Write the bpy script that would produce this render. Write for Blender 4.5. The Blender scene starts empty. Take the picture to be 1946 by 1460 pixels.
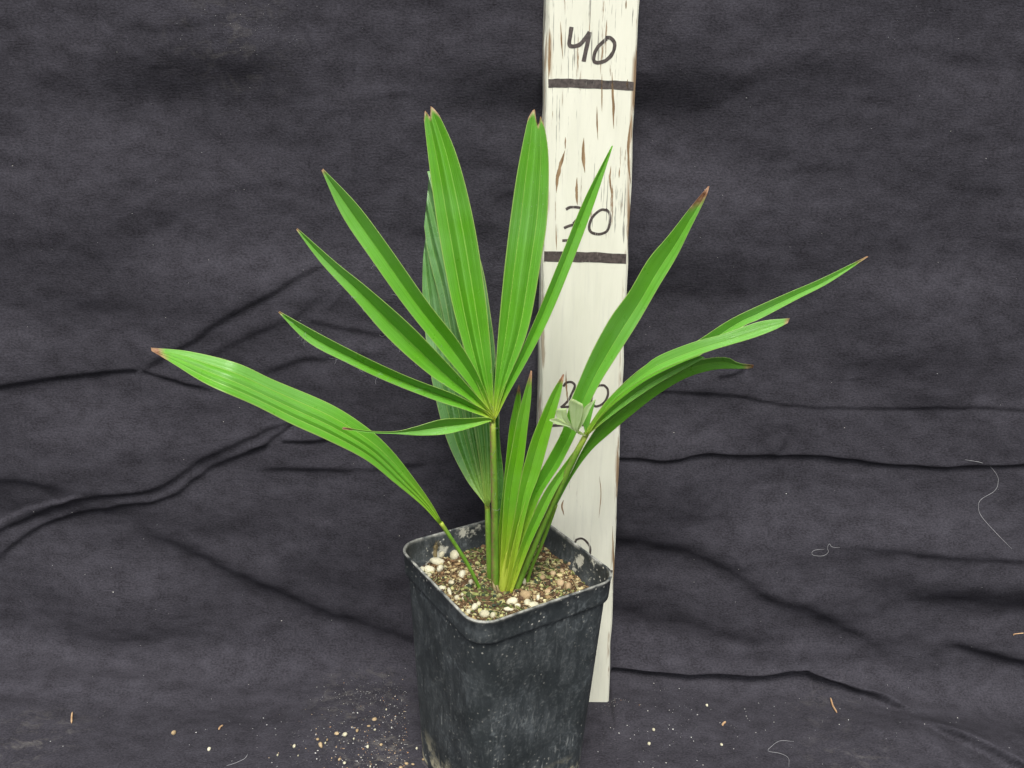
import bpy, bmesh, math, random
import numpy as np
from mathutils import Vector, Matrix

random.seed(7); RNG = np.random.default_rng(11)
S = 0.01                                    # everything below is measured in centimetres
scene = bpy.context.scene
COL = scene.collection

# ------------------------------------------------------------------ camera
CAM_H, PITCH, ROLL, FPX = 40.22, math.radians(19.59), math.radians(1.82), 1647.0
PW, PH = 1946.0, 1460.0
C0 = np.array([0, 0, CAM_H])
FWD = np.array([0, math.cos(PITCH), -math.sin(PITCH)])
_r = np.array([1.0, 0, 0]); _u = np.cross(_r, FWD)
RGT = math.cos(ROLL)*_r + math.sin(ROLL)*_u
UPV = -math.sin(ROLL)*_r + math.cos(ROLL)*_u
cd = bpy.data.cameras.new('camera'); cam = bpy.data.objects.new('camera', cd); COL.objects.link(cam)
m = Matrix.Identity(4)
for i in range(3):
    m[i][0] = RGT[i]; m[i][1] = UPV[i]; m[i][2] = -FWD[i]; m[i][3] = C0[i]*S
cam.matrix_world = m
cd.sensor_fit = 'HORIZONTAL'; cd.sensor_width = 36.0; cd.lens = 36.0*FPX/PW
cd.clip_start = 0.01; cd.clip_end = 50
scene.camera = cam

# ------------------------------------------------------------------ overcast daylight
SUN_EL, SUN_AZ = math.radians(60), math.radians(183)      # azimuth clockwise from +Y: behind and left of the camera
w = bpy.data.worlds.new('World'); scene.world = w; w.use_nodes = True
nt = w.node_tree; nt.nodes.clear()
sky = nt.nodes.new('ShaderNodeTexSky'); sky.sky_type = 'NISHITA'; sky.sun_disc = False
sky.sun_elevation = SUN_EL; sky.sun_rotation = SUN_AZ; sky.air_density = 1.0; sky.dust_density = 4.0; sky.ozone_density = 1.0
hs = nt.nodes.new('ShaderNodeHueSaturation'); hs.inputs['Saturation'].default_value = 0.28
bg = nt.nodes.new('ShaderNodeBackground'); bg.inputs['Strength'].default_value = 0.08
wo = nt.nodes.new('ShaderNodeOutputWorld')
nt.links.new(sky.outputs[0], hs.inputs['Color']); nt.links.new(hs.outputs[0], bg.inputs[0]); nt.links.new(bg.outputs[0], wo.inputs[0])
ld = bpy.data.lights.new('sun', 'SUN'); ld.energy = 1.5; ld.angle = math.radians(22); ld.color = (1.0, 0.97, 0.92)
sun = bpy.data.objects.new('sun', ld); COL.objects.link(sun)
sd = Vector((math.sin(SUN_AZ)*math.cos(SUN_EL), math.cos(SUN_AZ)*math.cos(SUN_EL), math.sin(SUN_EL)))
sun.rotation_euler = sd.to_track_quat('Z', 'Y').to_euler(); sun.location = (0, 0, 2)
scene.view_settings.view_transform = 'Standard'; scene.view_settings.look = 'None'
scene.view_settings.gamma = 1.0; scene.view_settings.use_curve_mapping = False
scene.view_settings.exposure = 1.16

# ------------------------------------------------------------------ helpers
def ray(px, py):
    d = FWD + RGT*((px-PW/2)/FPX) - UPV*((py-PH/2)/FPX)
    return d
def at(px, py, Y):                           # the point seen at (px,py) that stands at distance Y
    d = ray(px, py); return C0 + d*(Y/d[1])
def atz(px, py, z):                          # the point seen at (px,py) on the level z
    d = ray(px, py); return C0 + d*((z-CAM_H)/d[2])

def mesh_obj(name, verts, faces, mat=None, parent=None, smooth=True):
    me = bpy.data.meshes.new(name)
    me.from_pydata([tuple(v) for v in (np.asarray(verts, float)*S)], [], [tuple(int(i) for i in f) for f in faces])
    if smooth: me.polygons.foreach_set('use_smooth', [True]*len(me.polygons))
    me.update()
    o = bpy.data.objects.new(name, me); COL.objects.link(o)
    if mat: me.materials.append(mat)
    if parent: o.parent = parent
    return o
def empty(name, loc=(0, 0, 0)):
    o = bpy.data.objects.new(name, None); COL.objects.link(o); o.location = Vector(loc)*S
    o.empty_display_size = 0.02
    return o
def tag(o, label=None, cat=None, group=None, kind=None):
    for k, v in (('label', label), ('category', cat), ('group', group), ('kind', kind)):
        if v: o[k] = v
    return o
def catmull(P, n):
    P = np.asarray(P, float)
    if len(P) == 2: return P[0]+(P[1]-P[0])*np.linspace(0, 1, n)[:, None]
    Q = np.vstack([2*P[0]-P[1], P, 2*P[-1]-P[-2]])
    out = []
    for i in range(1, len(Q)-2):
        p0, p1, p2, p3 = Q[i-1:i+3]
        t = np.linspace(0, 1, 24, endpoint=False)[:, None]
        out.append(.5*(2*p1+(p2-p0)*t+(2*p0-5*p1+4*p2-p3)*t**2+(3*p1-p0-3*p2+p3)*t**3))
    D = np.vstack(out+[Q[-2:-1]])
    L = np.r_[0, np.cumsum(np.linalg.norm(np.diff(D[:, :2], axis=0), axis=1))]
    tt = np.linspace(0, L[-1], n)
    return np.stack([np.interp(tt, L, D[:, k]) for k in range(D.shape[1])], 1)
def tube_geo(P, R, k=8, cap=True):
    P = np.asarray(P, float); n = len(P); R = np.broadcast_to(np.asarray(R, float), (n,))
    T = np.gradient(P, axis=0); T /= np.linalg.norm(T, axis=1)[:, None]+1e-12
    ref = np.array([0, 1.0, 0]) if abs(T[0][1]) < .9 else np.array([1.0, 0, 0])
    V, F = [], []
    for i in range(n):
        a = np.cross(T[i], ref); a /= np.linalg.norm(a)+1e-12; b = np.cross(T[i], a)
        for j in range(k):
            th = 2*math.pi*j/k; V.append(P[i]+R[i]*(math.cos(th)*a+math.sin(th)*b))
    for i in range(n-1):
        for j in range(k):
            F.append((i*k+j, i*k+(j+1) % k, (i+1)*k+(j+1) % k, (i+1)*k+j))
    if cap:
        F.append(tuple(range(k))[::-1]); F.append(tuple((n-1)*k+j for j in range(k)))
    return V, F
def lattice_noise(x, y, seed):                # smooth value noise for arrays
    r = np.random.default_rng(seed); T = r.random((256, 256))*2-1
    xi = np.floor(x).astype(int); yi = np.floor(y).astype(int); fx = x-xi; fy = y-yi
    fx = fx*fx*fx*(fx*(fx*6-15)+10); fy = fy*fy*fy*(fy*(fy*6-15)+10)
    g = lambda i, j: T[i % 256, j % 256]
    return (g(xi, yi)*(1-fx)+g(xi+1, yi)*fx)*(1-fy)+(g(xi, yi+1)*(1-fx)+g(xi+1, yi+1)*fx)*fy

# ------------------------------------------------------------------ materials
class N:
    def __init__(s, name):
        s.m = bpy.data.materials.new(name); s.m.use_nodes = True; s.t = s.m.node_tree; s.t.nodes.clear()
        s.out = s.n('ShaderNodeOutputMaterial')
    def n(s, typ, **kw):
        nd = s.t.nodes.new(typ)
        for k, v in kw.items(): setattr(nd, k, v)
        return nd
    def l(s, a, b): s.t.links.new(a, b)
    def setv(s, sock, v):
        if hasattr(v, 'is_output') or isinstance(v, bpy.types.NodeSocket): s.l(v, sock)
        elif isinstance(v, (tuple, list)) and len(v) == 3 and sock.type == 'RGBA': sock.default_value = (*v, 1)
        else: sock.default_value = v
    def coord(s, which='Object', scale=(1, 1, 1), loc=(0, 0, 0), src=None):
        c = s.n('ShaderNodeTexCoord').outputs[which] if src is None else src
        mp = s.n('ShaderNodeMapping'); s.l(c, mp.inputs[0]); mp.inputs['Scale'].default_value = scale; mp.inputs['Location'].default_value = loc
        return mp.outputs[0]
    def noise(s, vec, scale=5, detail=4, rough=.55, dist=0):
        nd = s.n('ShaderNodeTexNoise'); s.l(vec, nd.inputs['Vector'])
        nd.inputs['Scale'].default_value = scale; nd.inputs['Detail'].default_value = detail
        nd.inputs['Roughness'].default_value = rough; nd.inputs['Distortion'].default_value = dist
        return nd.outputs[0]
    def vor(s, vec, scale=5, feature='F1', out='Distance'):
        nd = s.n('ShaderNodeTexVoronoi', feature=feature); s.l(vec, nd.inputs['Vector']); nd.inputs['Scale'].default_value = scale
        return nd.outputs[out]
    def rng(s, v, a, b, c=0., d=1.):
        nd = s.n('ShaderNodeMapRange'); nd.clamp = True; s.setv(nd.inputs[0], v)
        for i, q in zip((1, 2, 3, 4), (a, b, c, d)): s.setv(nd.inputs[i], q)
        return nd.outputs[0]
    def math(s, op, a, b=0., c=0.):
        nd = s.n('ShaderNodeMath', operation=op); s.setv(nd.inputs[0], a); s.setv(nd.inputs[1], b); s.setv(nd.inputs[2], c)
        return nd.outputs[0]
    def mix(s, f, a, b):
        nd = s.n('ShaderNodeMix', data_type='RGBA'); s.setv(nd.inputs[0], f); s.setv(nd.inputs[6], a); s.setv(nd.inputs[7], b)
        return nd.outputs[2]
    def sep(s, v):
        nd = s.n('ShaderNodeSeparateXYZ'); s.l(v, nd.inputs[0]); return nd.outputs
    def bump(s, h, strength=.3, dist=.0005, normal=None):
        nd = s.n('ShaderNodeBump'); s.l(h, nd.inputs['Height']); nd.inputs['Strength'].default_value = strength; nd.inputs['Distance'].default_value = dist
        if normal: s.l(normal, nd.inputs['Normal'])
        return nd.outputs[0]
    def bsdf(s, col, rough=.6, spec=.5, normal=None, **kw):
        b = s.n('ShaderNodeBsdfPrincipled'); s.setv(b.inputs['Base Color'], col); s.setv(b.inputs['Roughness'], rough)
        s.setv(b.inputs['Specular IOR Level'], spec)
        if normal: s.l(normal, b.inputs['Normal'])
        for k, v in kw.items(): s.setv(b.inputs[k], v)
        return b.outputs[0]
    def done(s, sh): s.l(sh, s.out.inputs[0]); return s.m

def mat_cloth():
    k = N('black_cotton_cloth'); c = k.coord('Object')
    uv = k.coord('UV')                                        # metres along the cloth
    mott = k.noise(k.coord('UV', (1, 1.5, 1)), 70, 6, .66)
    fine = k.noise(k.coord('UV', (1, 1.7, 1)), 620, 3, .65)
    wv1 = k.n('ShaderNodeTexWave', wave_type='BANDS', bands_direction='X'); k.l(uv, wv1.inputs[0]); wv1.inputs['Scale'].default_value = 380; wv1.inputs['Distortion'].default_value = 1.5
    wv2 = k.n('ShaderNodeTexWave', wave_type='BANDS', bands_direction='Y'); k.l(uv, wv2.inputs[0]); wv2.inputs['Scale'].default_value = 380; wv2.inputs['Distortion'].default_value = 1.5
    weave = k.math('ADD', wv1.outputs[1], wv2.outputs[1])
    a = k.rng(mott, .36, .64); b = k.rng(fine, .38, .62)
    v = k.math('ADD', k.math('MULTIPLY', a, .45), k.math('MULTIPLY', b, .55))
    col = k.mix(v, (.0215, .0205, .0245), (.057, .0545, .0655))
    # dried dusty smears where the pot and the board were dragged over the cloth
    xyz = k.sep(c)
    def blob(x, y, z, r):
        nd = k.n('ShaderNodeVectorMath', operation='DISTANCE'); k.l(c, nd.inputs[0]); nd.inputs[1].default_value = (x*S, y*S, z*S)
        return k.rng(nd.outputs['Value'], r*S, 0, 0, 1)
    dust = blob(*atz(690, 1335, 0), 4.2)
    dust = k.math('MAXIMUM', dust, blob(*atz(730, 1440, 0), 5.0))
    dust = k.math('MAXIMUM', dust, k.math('MULTIPLY', blob(*atz(60, 1405, 0), 4.0), .8))
    dust = k.math('MAXIMUM', dust, k.math('MULTIPLY', blob(*atz(1580, 1350, 0), 3.2), .5))
    dust = k.math('MAXIMUM', dust, k.math('MULTIPLY', blob(*atz(1620, 1440, 0), 4.0), .5))
    dust = k.math('MAXIMUM', dust, k.math('MULTIPLY', blob(*at(430, 70, 53), 5.0), .45))
    dn = k.rng(k.noise(k.coord('UV', (1, 1.6, 1)), 75, 6, .7, 1.0), .52, .72)
    dust = k.math('MULTIPLY', k.math('MULTIPLY', dust, dn), .38)
    col = k.mix(dust, col, (.30, .28, .24))
    h = k.math('ADD', fine, k.math('MULTIPLY', weave, .10))
    nb = k.bump(h, .6, .0006)
    nb = k.bump(mott, .22, .0016, nb)
    return k.done(k.bsdf(col, .9, .06, nb))

def mat_leaf(name, lo, hi, trans=.3, rough=.42, spec=.5, sheen_tint=.24):
    k = N(name)
    u, v, _ = k.sep(k.n('ShaderNodeTexCoord').outputs['UV'])       # u across the blade, v along it
    at_ = k.n('ShaderNodeAttribute', attribute_name='tint')
    tr, tg, tb = k.sep(at_.outputs['Vector'])
    comb = k.n('ShaderNodeCombineXYZ'); k.l(k.math('MULTIPLY', u, 18), comb.inputs[0]); k.l(k.math('MULTIPLY', v, 1.6), comb.inputs[1])
    oi = k.n('ShaderNodeObjectInfo'); k.l(k.math('MULTIPLY', oi.outputs['Random'], 37), comb.inputs[2])
    vein = k.noise(comb.outputs[0], 1.0, 3, .6)
    cm2 = k.n('ShaderNodeCombineXYZ'); k.l(k.math('MULTIPLY', u, 80), cm2.inputs[0]); k.l(k.math('MULTIPLY', v, 2.5), cm2.inputs[1])
    vein2 = k.noise(cm2.outputs[0], 1.0, 2, .5)
    blot = k.noise(k.coord('Object'), 55, 4, .6)
    f = k.math('ADD', k.math('MULTIPLY', k.rng(vein, .3, .7), .6), k.math('MULTIPLY', k.rng(blot, .3, .7), .4))
    col = k.mix(f, lo, hi)
    col = k.mix(k.math('MULTIPLY', k.rng(vein2, .55, .72), .16), col, (.20, .40, .06))
    # lengthwise veins, and whitish sky sheen painted into the colour in drifts
    wav = k.math('SINE', k.math('MULTIPLY', k.math('ADD', u, k.math('MULTIPLY', vein, .05)), 120.))
    wv_ = k.rng(wav, -1, 1)
    col = k.mix(k.math('MULTIPLY', wv_, .14), col, (.045, .17, .006))
    sheen_mask = k.math('MULTIPLY', k.rng(v, .15, .6, .25, 1.), k.rng(k.noise(k.coord('Object'), 17, 4, .6), .40, .66))
    sheen_mask = k.math('MULTIPLY', sheen_mask, k.rng(vein, .35, .6, .4, 1.))
    col = k.mix(k.math('MULTIPLY', sheen_mask, sheen_tint), col, (.30, .50, .27))
    # pale midrib creases are marked in the third channel of the tint
    col = k.mix(k.math('MULTIPLY', tb, .8), col, (.33, .50, .09))
    # thin pale margin
    e = k.math('MINIMUM', u, k.math('SUBTRACT', 1., u))
    col = k.mix(k.math('MULTIPLY', k.rng(e, .034, .008), .55), col, (.38, .46, .13))
    col = k.mix(tg, col, (.56, .64, .06))
    # pale water spots
    sp = k.vor(k.coord('Object'), 420); spm = k.math('MULTIPLY', k.rng(sp, .16, .08), k.rng(k.noise(k.coord('Object'), 40, 2), .56, .66))
    col = k.mix(k.math('MULTIPLY', spm, .35), col, (.45, .55, .40))
    brn = k.mix(k.rng(k.noise(k.coord('Object'), 260, 3), .35, .65), (.16, .055, .022), (.50, .30, .17))
    col = k.mix(tr, col, brn)
    hgt = k.math('ADD', k.math('ADD', vein, k.math('MULTIPLY', vein2, .6)), k.math('MULTIPLY', wv_, .3))
    nb = k.bump(hgt, .35, .0006)
    rg = k.rng(k.noise(k.coord('Object'), 120, 3), .3, .7, rough-.07, rough+.12)
    p = k.bsdf(col, rg, spec, nb)
    tl = k.n('ShaderNodeBsdfTranslucent')
    tc = k.n('ShaderNodeMix', data_type='RGBA', blend_type='MULTIPLY'); tc.inputs[0].default_value = 1
    k.l(col, tc.inputs[6]); tc.inputs[7].default_value = (1.5, 1.35, .6, 1); k.l(tc.outputs[2], tl.inputs[0])
    mx = k.n('ShaderNodeMixShader'); mx.inputs[0].default_value = trans
    k.l(p, mx.inputs[1]); k.l(tl.outputs[0], mx.inputs[2])
    return k.done(mx.outputs[0])

def mat_stalk():
    k = N('leaf_stalk_skin'); at_ = k.n('ShaderNodeAttribute', attribute_name='tint'); tr, tg, tb = k.sep(at_.outputs['Vector'])
    c = k.coord('Object', (1, 1, .25)); n1 = k.noise(c, 300, 4, .6); n2 = k.noise(k.coord('Object'), 700, 3, .6)
    col = k.mix(k.rng(n1, .3, .7), (.075, .19, .012), (.16, .32, .03))
    col = k.mix(tg, col, (.40, .46, .05))
    fz = k.math('MULTIPLY', tr, k.rng(n2, .30, .55))
    col = k.mix(fz, col, k.mix(n1, (.12, .06, .025), (.34, .22, .11)))
    return k.done(k.bsdf(col, .5, .45, k.bump(n2, .4, .0006)))

def mat_pot(inner=False):
    k = N('black_plastic_inside' if inner else 'dusty_black_plastic'); c = k.coord('Object')
    n1 = k.noise(c, 28, 6, .65, .6); n2 = k.noise(k.coord('Object', (1, 1, .35)), 160, 5, .7, .8); n3 = k.noise(c, 520, 4, .65)
    col = k.mix(k.rng(n1, .3, .75), (.014, .018, .019), (.040, .047, .050))
    haze = k.math('MULTIPLY', k.rng(n2, .45, .8), k.rng(n1, .35, .7))
    col = k.mix(k.math('MULTIPLY', haze, .55), col, (.16, .18, .19))
    # dried drip marks with broken outlines
    wv = k.n('ShaderNodeVectorMath', operation='ADD'); k.l(c, wv.inputs[0])
    nv = k.n('ShaderNodeTexNoise'); k.l(c, nv.inputs['Vector']); nv.inputs['Scale'].default_value = 110; nv.inputs['Detail'].default_value = 4
    sc_ = k.n('ShaderNodeVectorMath', operation='SCALE'); k.l(nv.outputs['Color'], sc_.inputs[0]); sc_.inputs['Scale'].default_value = .016
    k.l(sc_.outputs[0], wv.inputs[1])
    vo = k.vor(k.coord('Object', (1, 1, .6), src=wv.outputs[0]), 120); ring = k.math('MULTIPLY', k.rng(k.math('ABSOLUTE', k.math('SUBTRACT', vo, .38)), .09, .02), k.rng(k.noise(c, 26, 3), .50, .60))
    ring = k.math('MULTIPLY', ring, k.rng(n3, .40, .62))
    col = k.mix(k.math('MULTIPLY', ring, .30), col, (.22, .25, .26))
    dusty = k.math('MULTIPLY', k.rng(n3, .50, .68), k.rng(n2, .40, .72))
    col = k.mix(k.math('MULTIPLY', dusty, .45), col, (.20, .21, .20))
    # vertical scuffs and mineral specks
    sc = k.rng(k.noise(k.coord('Object', (1, 1, .16)), 420, 4, .7), .58, .70)
    z = k.sep(c)[2]
    low = k.rng(z, .085, .0, .15, 1.)
    col = k.mix(k.math('MULTIPLY', k.math('MULTIPLY', sc, k.rng(n1, .42, .62)), k.math('MULTIPLY', low, .9)), col, (.42, .44, .42))
    spk = k.rng(k.vor(c, 300), .20, .11)
    spk = k.math('MULTIPLY', spk, k.rng(k.noise(c, 45, 3), .46, .58))
    topz = k.rng(z, .115, .143, .25, 1.)
    col = k.mix(k.math('MULTIPLY', spk, k.math('MAXIMUM', topz, k.math('MULTIPLY', low, .7))), col, (.55, .54, .47))
    crust = k.math('MULTIPLY', k.rng(z, .030, .004), k.rng(k.noise(c, 60, 5, .65), .47, .56))
    col = k.mix(crust, col, k.mix(n3, (.34, .30, .17), (.62, .58, .42)))
    if inner:
        lime = k.math('MULTIPLY', k.rng(k.noise(c, 75, 5, .7), .57, .63), k.rng(z, .120, .143, .5, 1.))
        col = k.mix(lime, col, k.mix(n3, (.36, .36, .28), (.70, .68, .58)))
    edge = k.math('MULTIPLY', k.rng(z, .1432, .1448), k.rng(k.noise(c, 130, 4, .6), .38, .66))  # thin broken highlight along the rim top, painted into the colour
    col = k.mix(k.math('MULTIPLY', edge, .75), col, (.50, .50, .44))
    rg = k.rng(n2, .3, .75, .42, .68)
    return k.done(k.bsdf(col, rg, .45, k.bump(k.math('ADD', k.math('MULTIPLY', n3, .4), n2), .25, .0007)))

def mat_paint():
    k = N('flaking_white_paint'); c = k.n('ShaderNodeTexCoord').outputs['Object']
    x, y, z = k.sep(c)
    st = k.noise(k.coord('Object', (1, 1, .055)), 330, 5, .68, .3)
    st2 = k.noise(k.coord('Object', (1, 1, .04)), 760, 4, .6)
    big = k.noise(k.coord('Object', (1, 1, .5)), 22, 3, .5)
    # the weathered stretches of the board (upper half and just above the pot)
    up = k.rng(z, .285, .325); lowm = k.math('MULTIPLY', k.rng(z, .185, .165), k.rng(z, .06, .1)); mask = k.math('MAXIMUM', up, k.math('MULTIPLY', lowm, .75))
    mask = k.math('MULTIPLY', mask, k.rng(big, .32, .62, .35, 1.))
    thr = k.rng(mask, 0, 1, .76, .575)
    crack = k.rng(k.math('SUBTRACT', st, thr), 0., .03)
    thr2 = k.rng(mask, 0, 1, .78, .555)
    hair = k.rng(k.math('SUBTRACT', st2, thr2), 0., .04)
    edgeL = k.math('MULTIPLY', k.rng(x, -.0466, -.0480), k.math('MULTIPLY', k.rng(k.noise(k.coord('Object', (1, 1, .12)), 190, 4), .53, .60), .7))
    edgeR = k.math('MULTIPLY', k.rng(x, -.0030, -.0012), k.rng(k.noise(k.coord('Object', (1, 1, .14)), 150, 4), .50, .56))
    bare = k.math('MAXIMUM', k.math('MAXIMUM', crack, edgeL), edgeR)
    wood = k.mix(k.noise(k.coord('Object', (1, 1, .03)), 700, 4), (.17, .105, .055), (.40, .29, .18))
    grime = k.noise(k.coord('Object', (1, 1, .2)), 90, 5, .6)
    paint = k.mix(k.rng(grime, .35, .75), (.66, .66, .54), (.75, .75, .625))
    paint = k.mix(k.math('MULTIPLY', k.rng(st, .52, .70), .30), paint, (.50, .50, .44))
    paint = k.mix(k.math('MULTIPLY', hair, .75), paint, (.12, .115, .10))
    col = k.mix(bare, paint, wood)
    h = k.math('SUBTRACT', k.math('MULTIPLY', grime, .3), k.math('MULTIPLY', bare, .9))
    return k.done(k.bsdf(col, .55, .35, k.bump(k.math('ADD', h, k.math('MULTIPLY', st2, .35)), .35, .0006)))

def mat_simple(name, a, b, scale=200, rough=.8, spec=.3, bump=.4, dist=.0008, stretch=(1, 1, 1), rand=False):
    k = N(name); n = k.noise(k.coord('Object', stretch), scale, 5, .65)
    f = k.rng(n, .3, .7)
    if rand:
        f = k.math('ADD', k.math('MULTIPLY', f, .5), k.math('MULTIPLY', k.n('ShaderNodeObjectInfo').outputs['Random'], .5))
    return k.done(k.bsdf(k.mix(f, a, b), rough, spec, k.bump(n, bump, dist)))
def mat_attr(name, rough=.9):
    k = N(name); a = k.n('ShaderNodeAttribute', attribute_name='tint'); n = k.noise(k.coord('Object'), 900, 3, .6)
    hs_ = k.n('ShaderNodeHueSaturation'); k.l(a.outputs['Color'], hs_.inputs['Color']); k.l(k.rng(n, .3, .7, .7, 1.25), hs_.inputs['Value'])
    return k.done(k.bsdf(hs_.outputs[0], rough, .25, k.bump(n, .5, .0005)))

M = {}
M['cloth'] = mat_cloth()
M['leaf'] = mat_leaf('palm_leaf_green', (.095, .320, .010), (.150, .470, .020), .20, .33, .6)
M['leaf_old'] = mat_leaf('palm_leaf_bluish_green', (.060, .210, .022), (.115, .330, .050), .15, .28, .8, .85)  # strongest sheen tint: reflected sky painted into the bluish blades
M['leaf_new'] = mat_leaf('palm_leaf_fresh_green', (.125, .370, .010), (.190, .500, .018), .24, .36, .55)
M['leaf_pale'] = mat_leaf('palm_leaf_pale_underside', (.50, .66, .30), (.76, .86, .60), .4, .5)
M['stalk'] = mat_stalk()
M['pot'] = mat_pot(); M['pot_in'] = mat_pot(True)
M['paint'] = mat_paint()
def mat_ink():
    k = N('black_marker_ink'); n = k.noise(k.coord('Object'), 420, 4, .6); st = k.noise(k.coord('Object', (1, 1, .10)), 620, 4, .65)
    col = k.mix(k.rng(n, .3, .7), (.030, .024, .022), (.105, .085, .075))
    col = k.mix(k.math('MULTIPLY', k.rng(st, .60, .68), .65), col, (.50, .49, .42))
    return k.done(k.bsdf(col, .55, .35, k.bump(n, .2, .0004)))
M['ink'] = mat_ink()
M['wood'] = mat_simple('bare_grey_brown_wood', (.13, .075, .035), (.36, .25, .14), 700, .8, .2, .5, .0006, (1, 1, .05))
M['soil'] = mat_simple('dark_potting_soil', (.035, .022, .013), (.15, .095, .052), 330, .95, .15, .9, .0025)
M['crumb'] = mat_attr('soil_crumbs')
M['pumice'] = mat_simple('cream_pumice', (.40, .37, .24), (.78, .75, .57), 420, .85, .25, .5, .0008, rand=True)
M['pumice_tan'] = mat_simple('tan_pumice', (.26, .18, .09), (.56, .43, .26), 420, .85, .25, .5, .0008, rand=True)
M['grain'] = mat_attr('spilled_grains')
M['hair'] = mat_simple('white_thread', (.26, .26, .27), (.40, .40, .41), 200, .6)
M['straw'] = mat_simple('orange_straw', (.36, .19, .09), (.60, .42, .24), 300, .7)
M['dead'] = mat_simple('withered_stalk', (.13, .10, .05), (.36, .30, .16), 500, .9, .2, .8, .001, (1, 1, .3))

# ------------------------------------------------------------------ board frame (needed to keep the cloth behind it)
RB = np.array([7.31, 48.69, 0.0]); RW, RT_, RH = 4.88, 1.7, 60.0
rot = math.radians(1.76)
Zl = np.array([-.023, .068, 1.0]); Zl /= np.linalg.norm(Zl)
Xl = np.array([math.cos(rot), math.sin(rot), 0]); Xl -= Zl*(Xl@Zl); Xl /= np.linalg.norm(Xl)
Yl = np.cross(Zl, Xl)

# ------------------------------------------------------------------ backdrop cloth: wall and floor in one sheet
YW, LEAN, RA = 51.5, .05, 2.2
ang = math.pi/2-math.atan(LEAN)
yA = YW-RA*math.tan(ang/2)*1.0               # where the floor starts to turn up
def profile(s):                              # s = cm along the sheet, 0 where the turn begins
    s = np.asarray(s, float); La = RA*ang
    y = np.where(s < 0, yA+s, 0.); z = np.zeros_like(s); ny = np.zeros_like(s); nz = np.ones_like(s)
    a = np.clip(s, 0, La)/RA
    ya = yA+RA*np.sin(a); za = RA*(1-np.cos(a))
    t = np.clip(s-La, 0, None)
    y = np.where(s < 0, y, ya+t*math.cos(ang)); z = np.where(s < 0, z, za+t*math.sin(ang))
    ny = np.where(s < 0, 0, -np.sin(a)); nz = np.where(s < 0, 1, np.cos(a))
    return y, z, ny, nz
SS = np.linspace(-40, 66, 10601); PY_, PZ_, _, _ = profile(SS)
def on_cloth(px, py):                        # the place on the flat sheet seen at (px,py): x and s
    d = ray(px, py); zr = CAM_H+d[2]/d[1]*PY_
    i = int(np.argmin(np.abs(PZ_-zr)))
    return d[0]/d[1]*PY_[i], SS[i]
xs = np.r_[np.linspace(-52, -35, 26)[:-1], np.arange(-35, 35.01, .1), np.linspace(35, 52, 26)[1:]]
ss = np.r_[np.linspace(-40, -12, 50)[:-1], np.arange(-12, 49.01, .1), np.linspace(49, 64, 26)[1:]]
GX, GS = np.meshgrid(xs, ss)                 # rows = s
PXCM = 31.0                                  # photo pixels per centimetre at the wall
D = np.zeros_like(GX)
D += .75*lattice_noise(GX/9+3, GS/5.5, 1)+.20*lattice_noise(GX/4.5, GS/2.6+9, 2)+.045*lattice_noise(GX/1.8, GS/1.1, 3)+.010*lattice_noise(GX/.7, GS/.5, 4)
flat = np.clip((-GS-2)/4, 0, 1)              # the floor part lies flatter
D *= 1-.75*flat
wob = .35*lattice_noise(GX/2.6, GS/2.6, 21)+.15*lattice_noise(GX/1.0, GS/1.0, 22)
FOLD = 1.5; DT = np.zeros_like(GX)
def crease(P, a, b, wu, wd, e, t0=.15, t1=.15, to_cm=True, over=0., wo=.8):
    """a soft fold along the line P: a above it, b below it (cm), fading over wu / wd, e wide"""
    global D
    Q = np.array([on_cloth(*p) for p in P]) if to_cm else np.asarray(P, float)
    if len(Q) > 2: Q = catmull(Q, 6*len(Q))
    R = 4*max(wu, wd)
    rows = np.where((ss > Q[:, 1].min()-R) & (ss < Q[:, 1].max()+R))[0]; cols = np.where((xs > Q[:, 0].min()-R) & (xs < Q[:, 0].max()+R))[0]
    if not len(rows) or not len(cols): return
    sl = np.ix_(rows, cols); X = GX[sl]; Y = GS[sl]+.42*wob[sl]
    best = np.full(X.shape, 1e9); sg = np.zeros_like(X); q = np.zeros_like(X)
    L = np.r_[0, np.cumsum(np.linalg.norm(np.diff(Q, axis=0), axis=1))]
    if Q[-1, 0] < Q[0, 0]: flip = -1
    else: flip = 1
    for i in range(len(Q)-1):
        A, B = Q[i], Q[i+1]; v = B-A; l2 = v@v+1e-9
        t = np.clip(((X-A[0])*v[0]+(Y-A[1])*v[1])/l2, 0, 1)
        dx = X-A[0]-t*v[0]; dy = Y-A[1]-t*v[1]; dd = np.hypot(dx, dy)
        k = dd < best; best = np.where(k, dd, best)
        cr = (v[0]*(Y-A[1])-v[1]*(X-A[0]))*flip
        sg = np.where(k, np.sign(cr), sg); q = np.where(k, (L[i]+t*math.sqrt(l2))/L[-1], q)
    T = sg*best
    sm = lambda x: np.clip(x, 0, 1)**2*(3-2*np.clip(x, 0, 1))
    tp = (sm(q/t0) if t0 > 0 else 1)*(sm((1-q)/t1) if t1 > 0 else 1)
    e = e*1.25; f = np.tanh(T/e)
    if over: DT[sl] += over*tp*np.where(T > 0, f*np.exp(-T/wo), 0)
    D[sl] += FOLD*tp*np.where(T > 0, f*a*np.exp(-(T/wu)), f*b*np.exp(T/wd))
def ridge(P, a, wu, wd, t0=.2, t1=.2):
    crease(P, a, -a, wu, wd, 1e-3, t0, t1)
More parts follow.
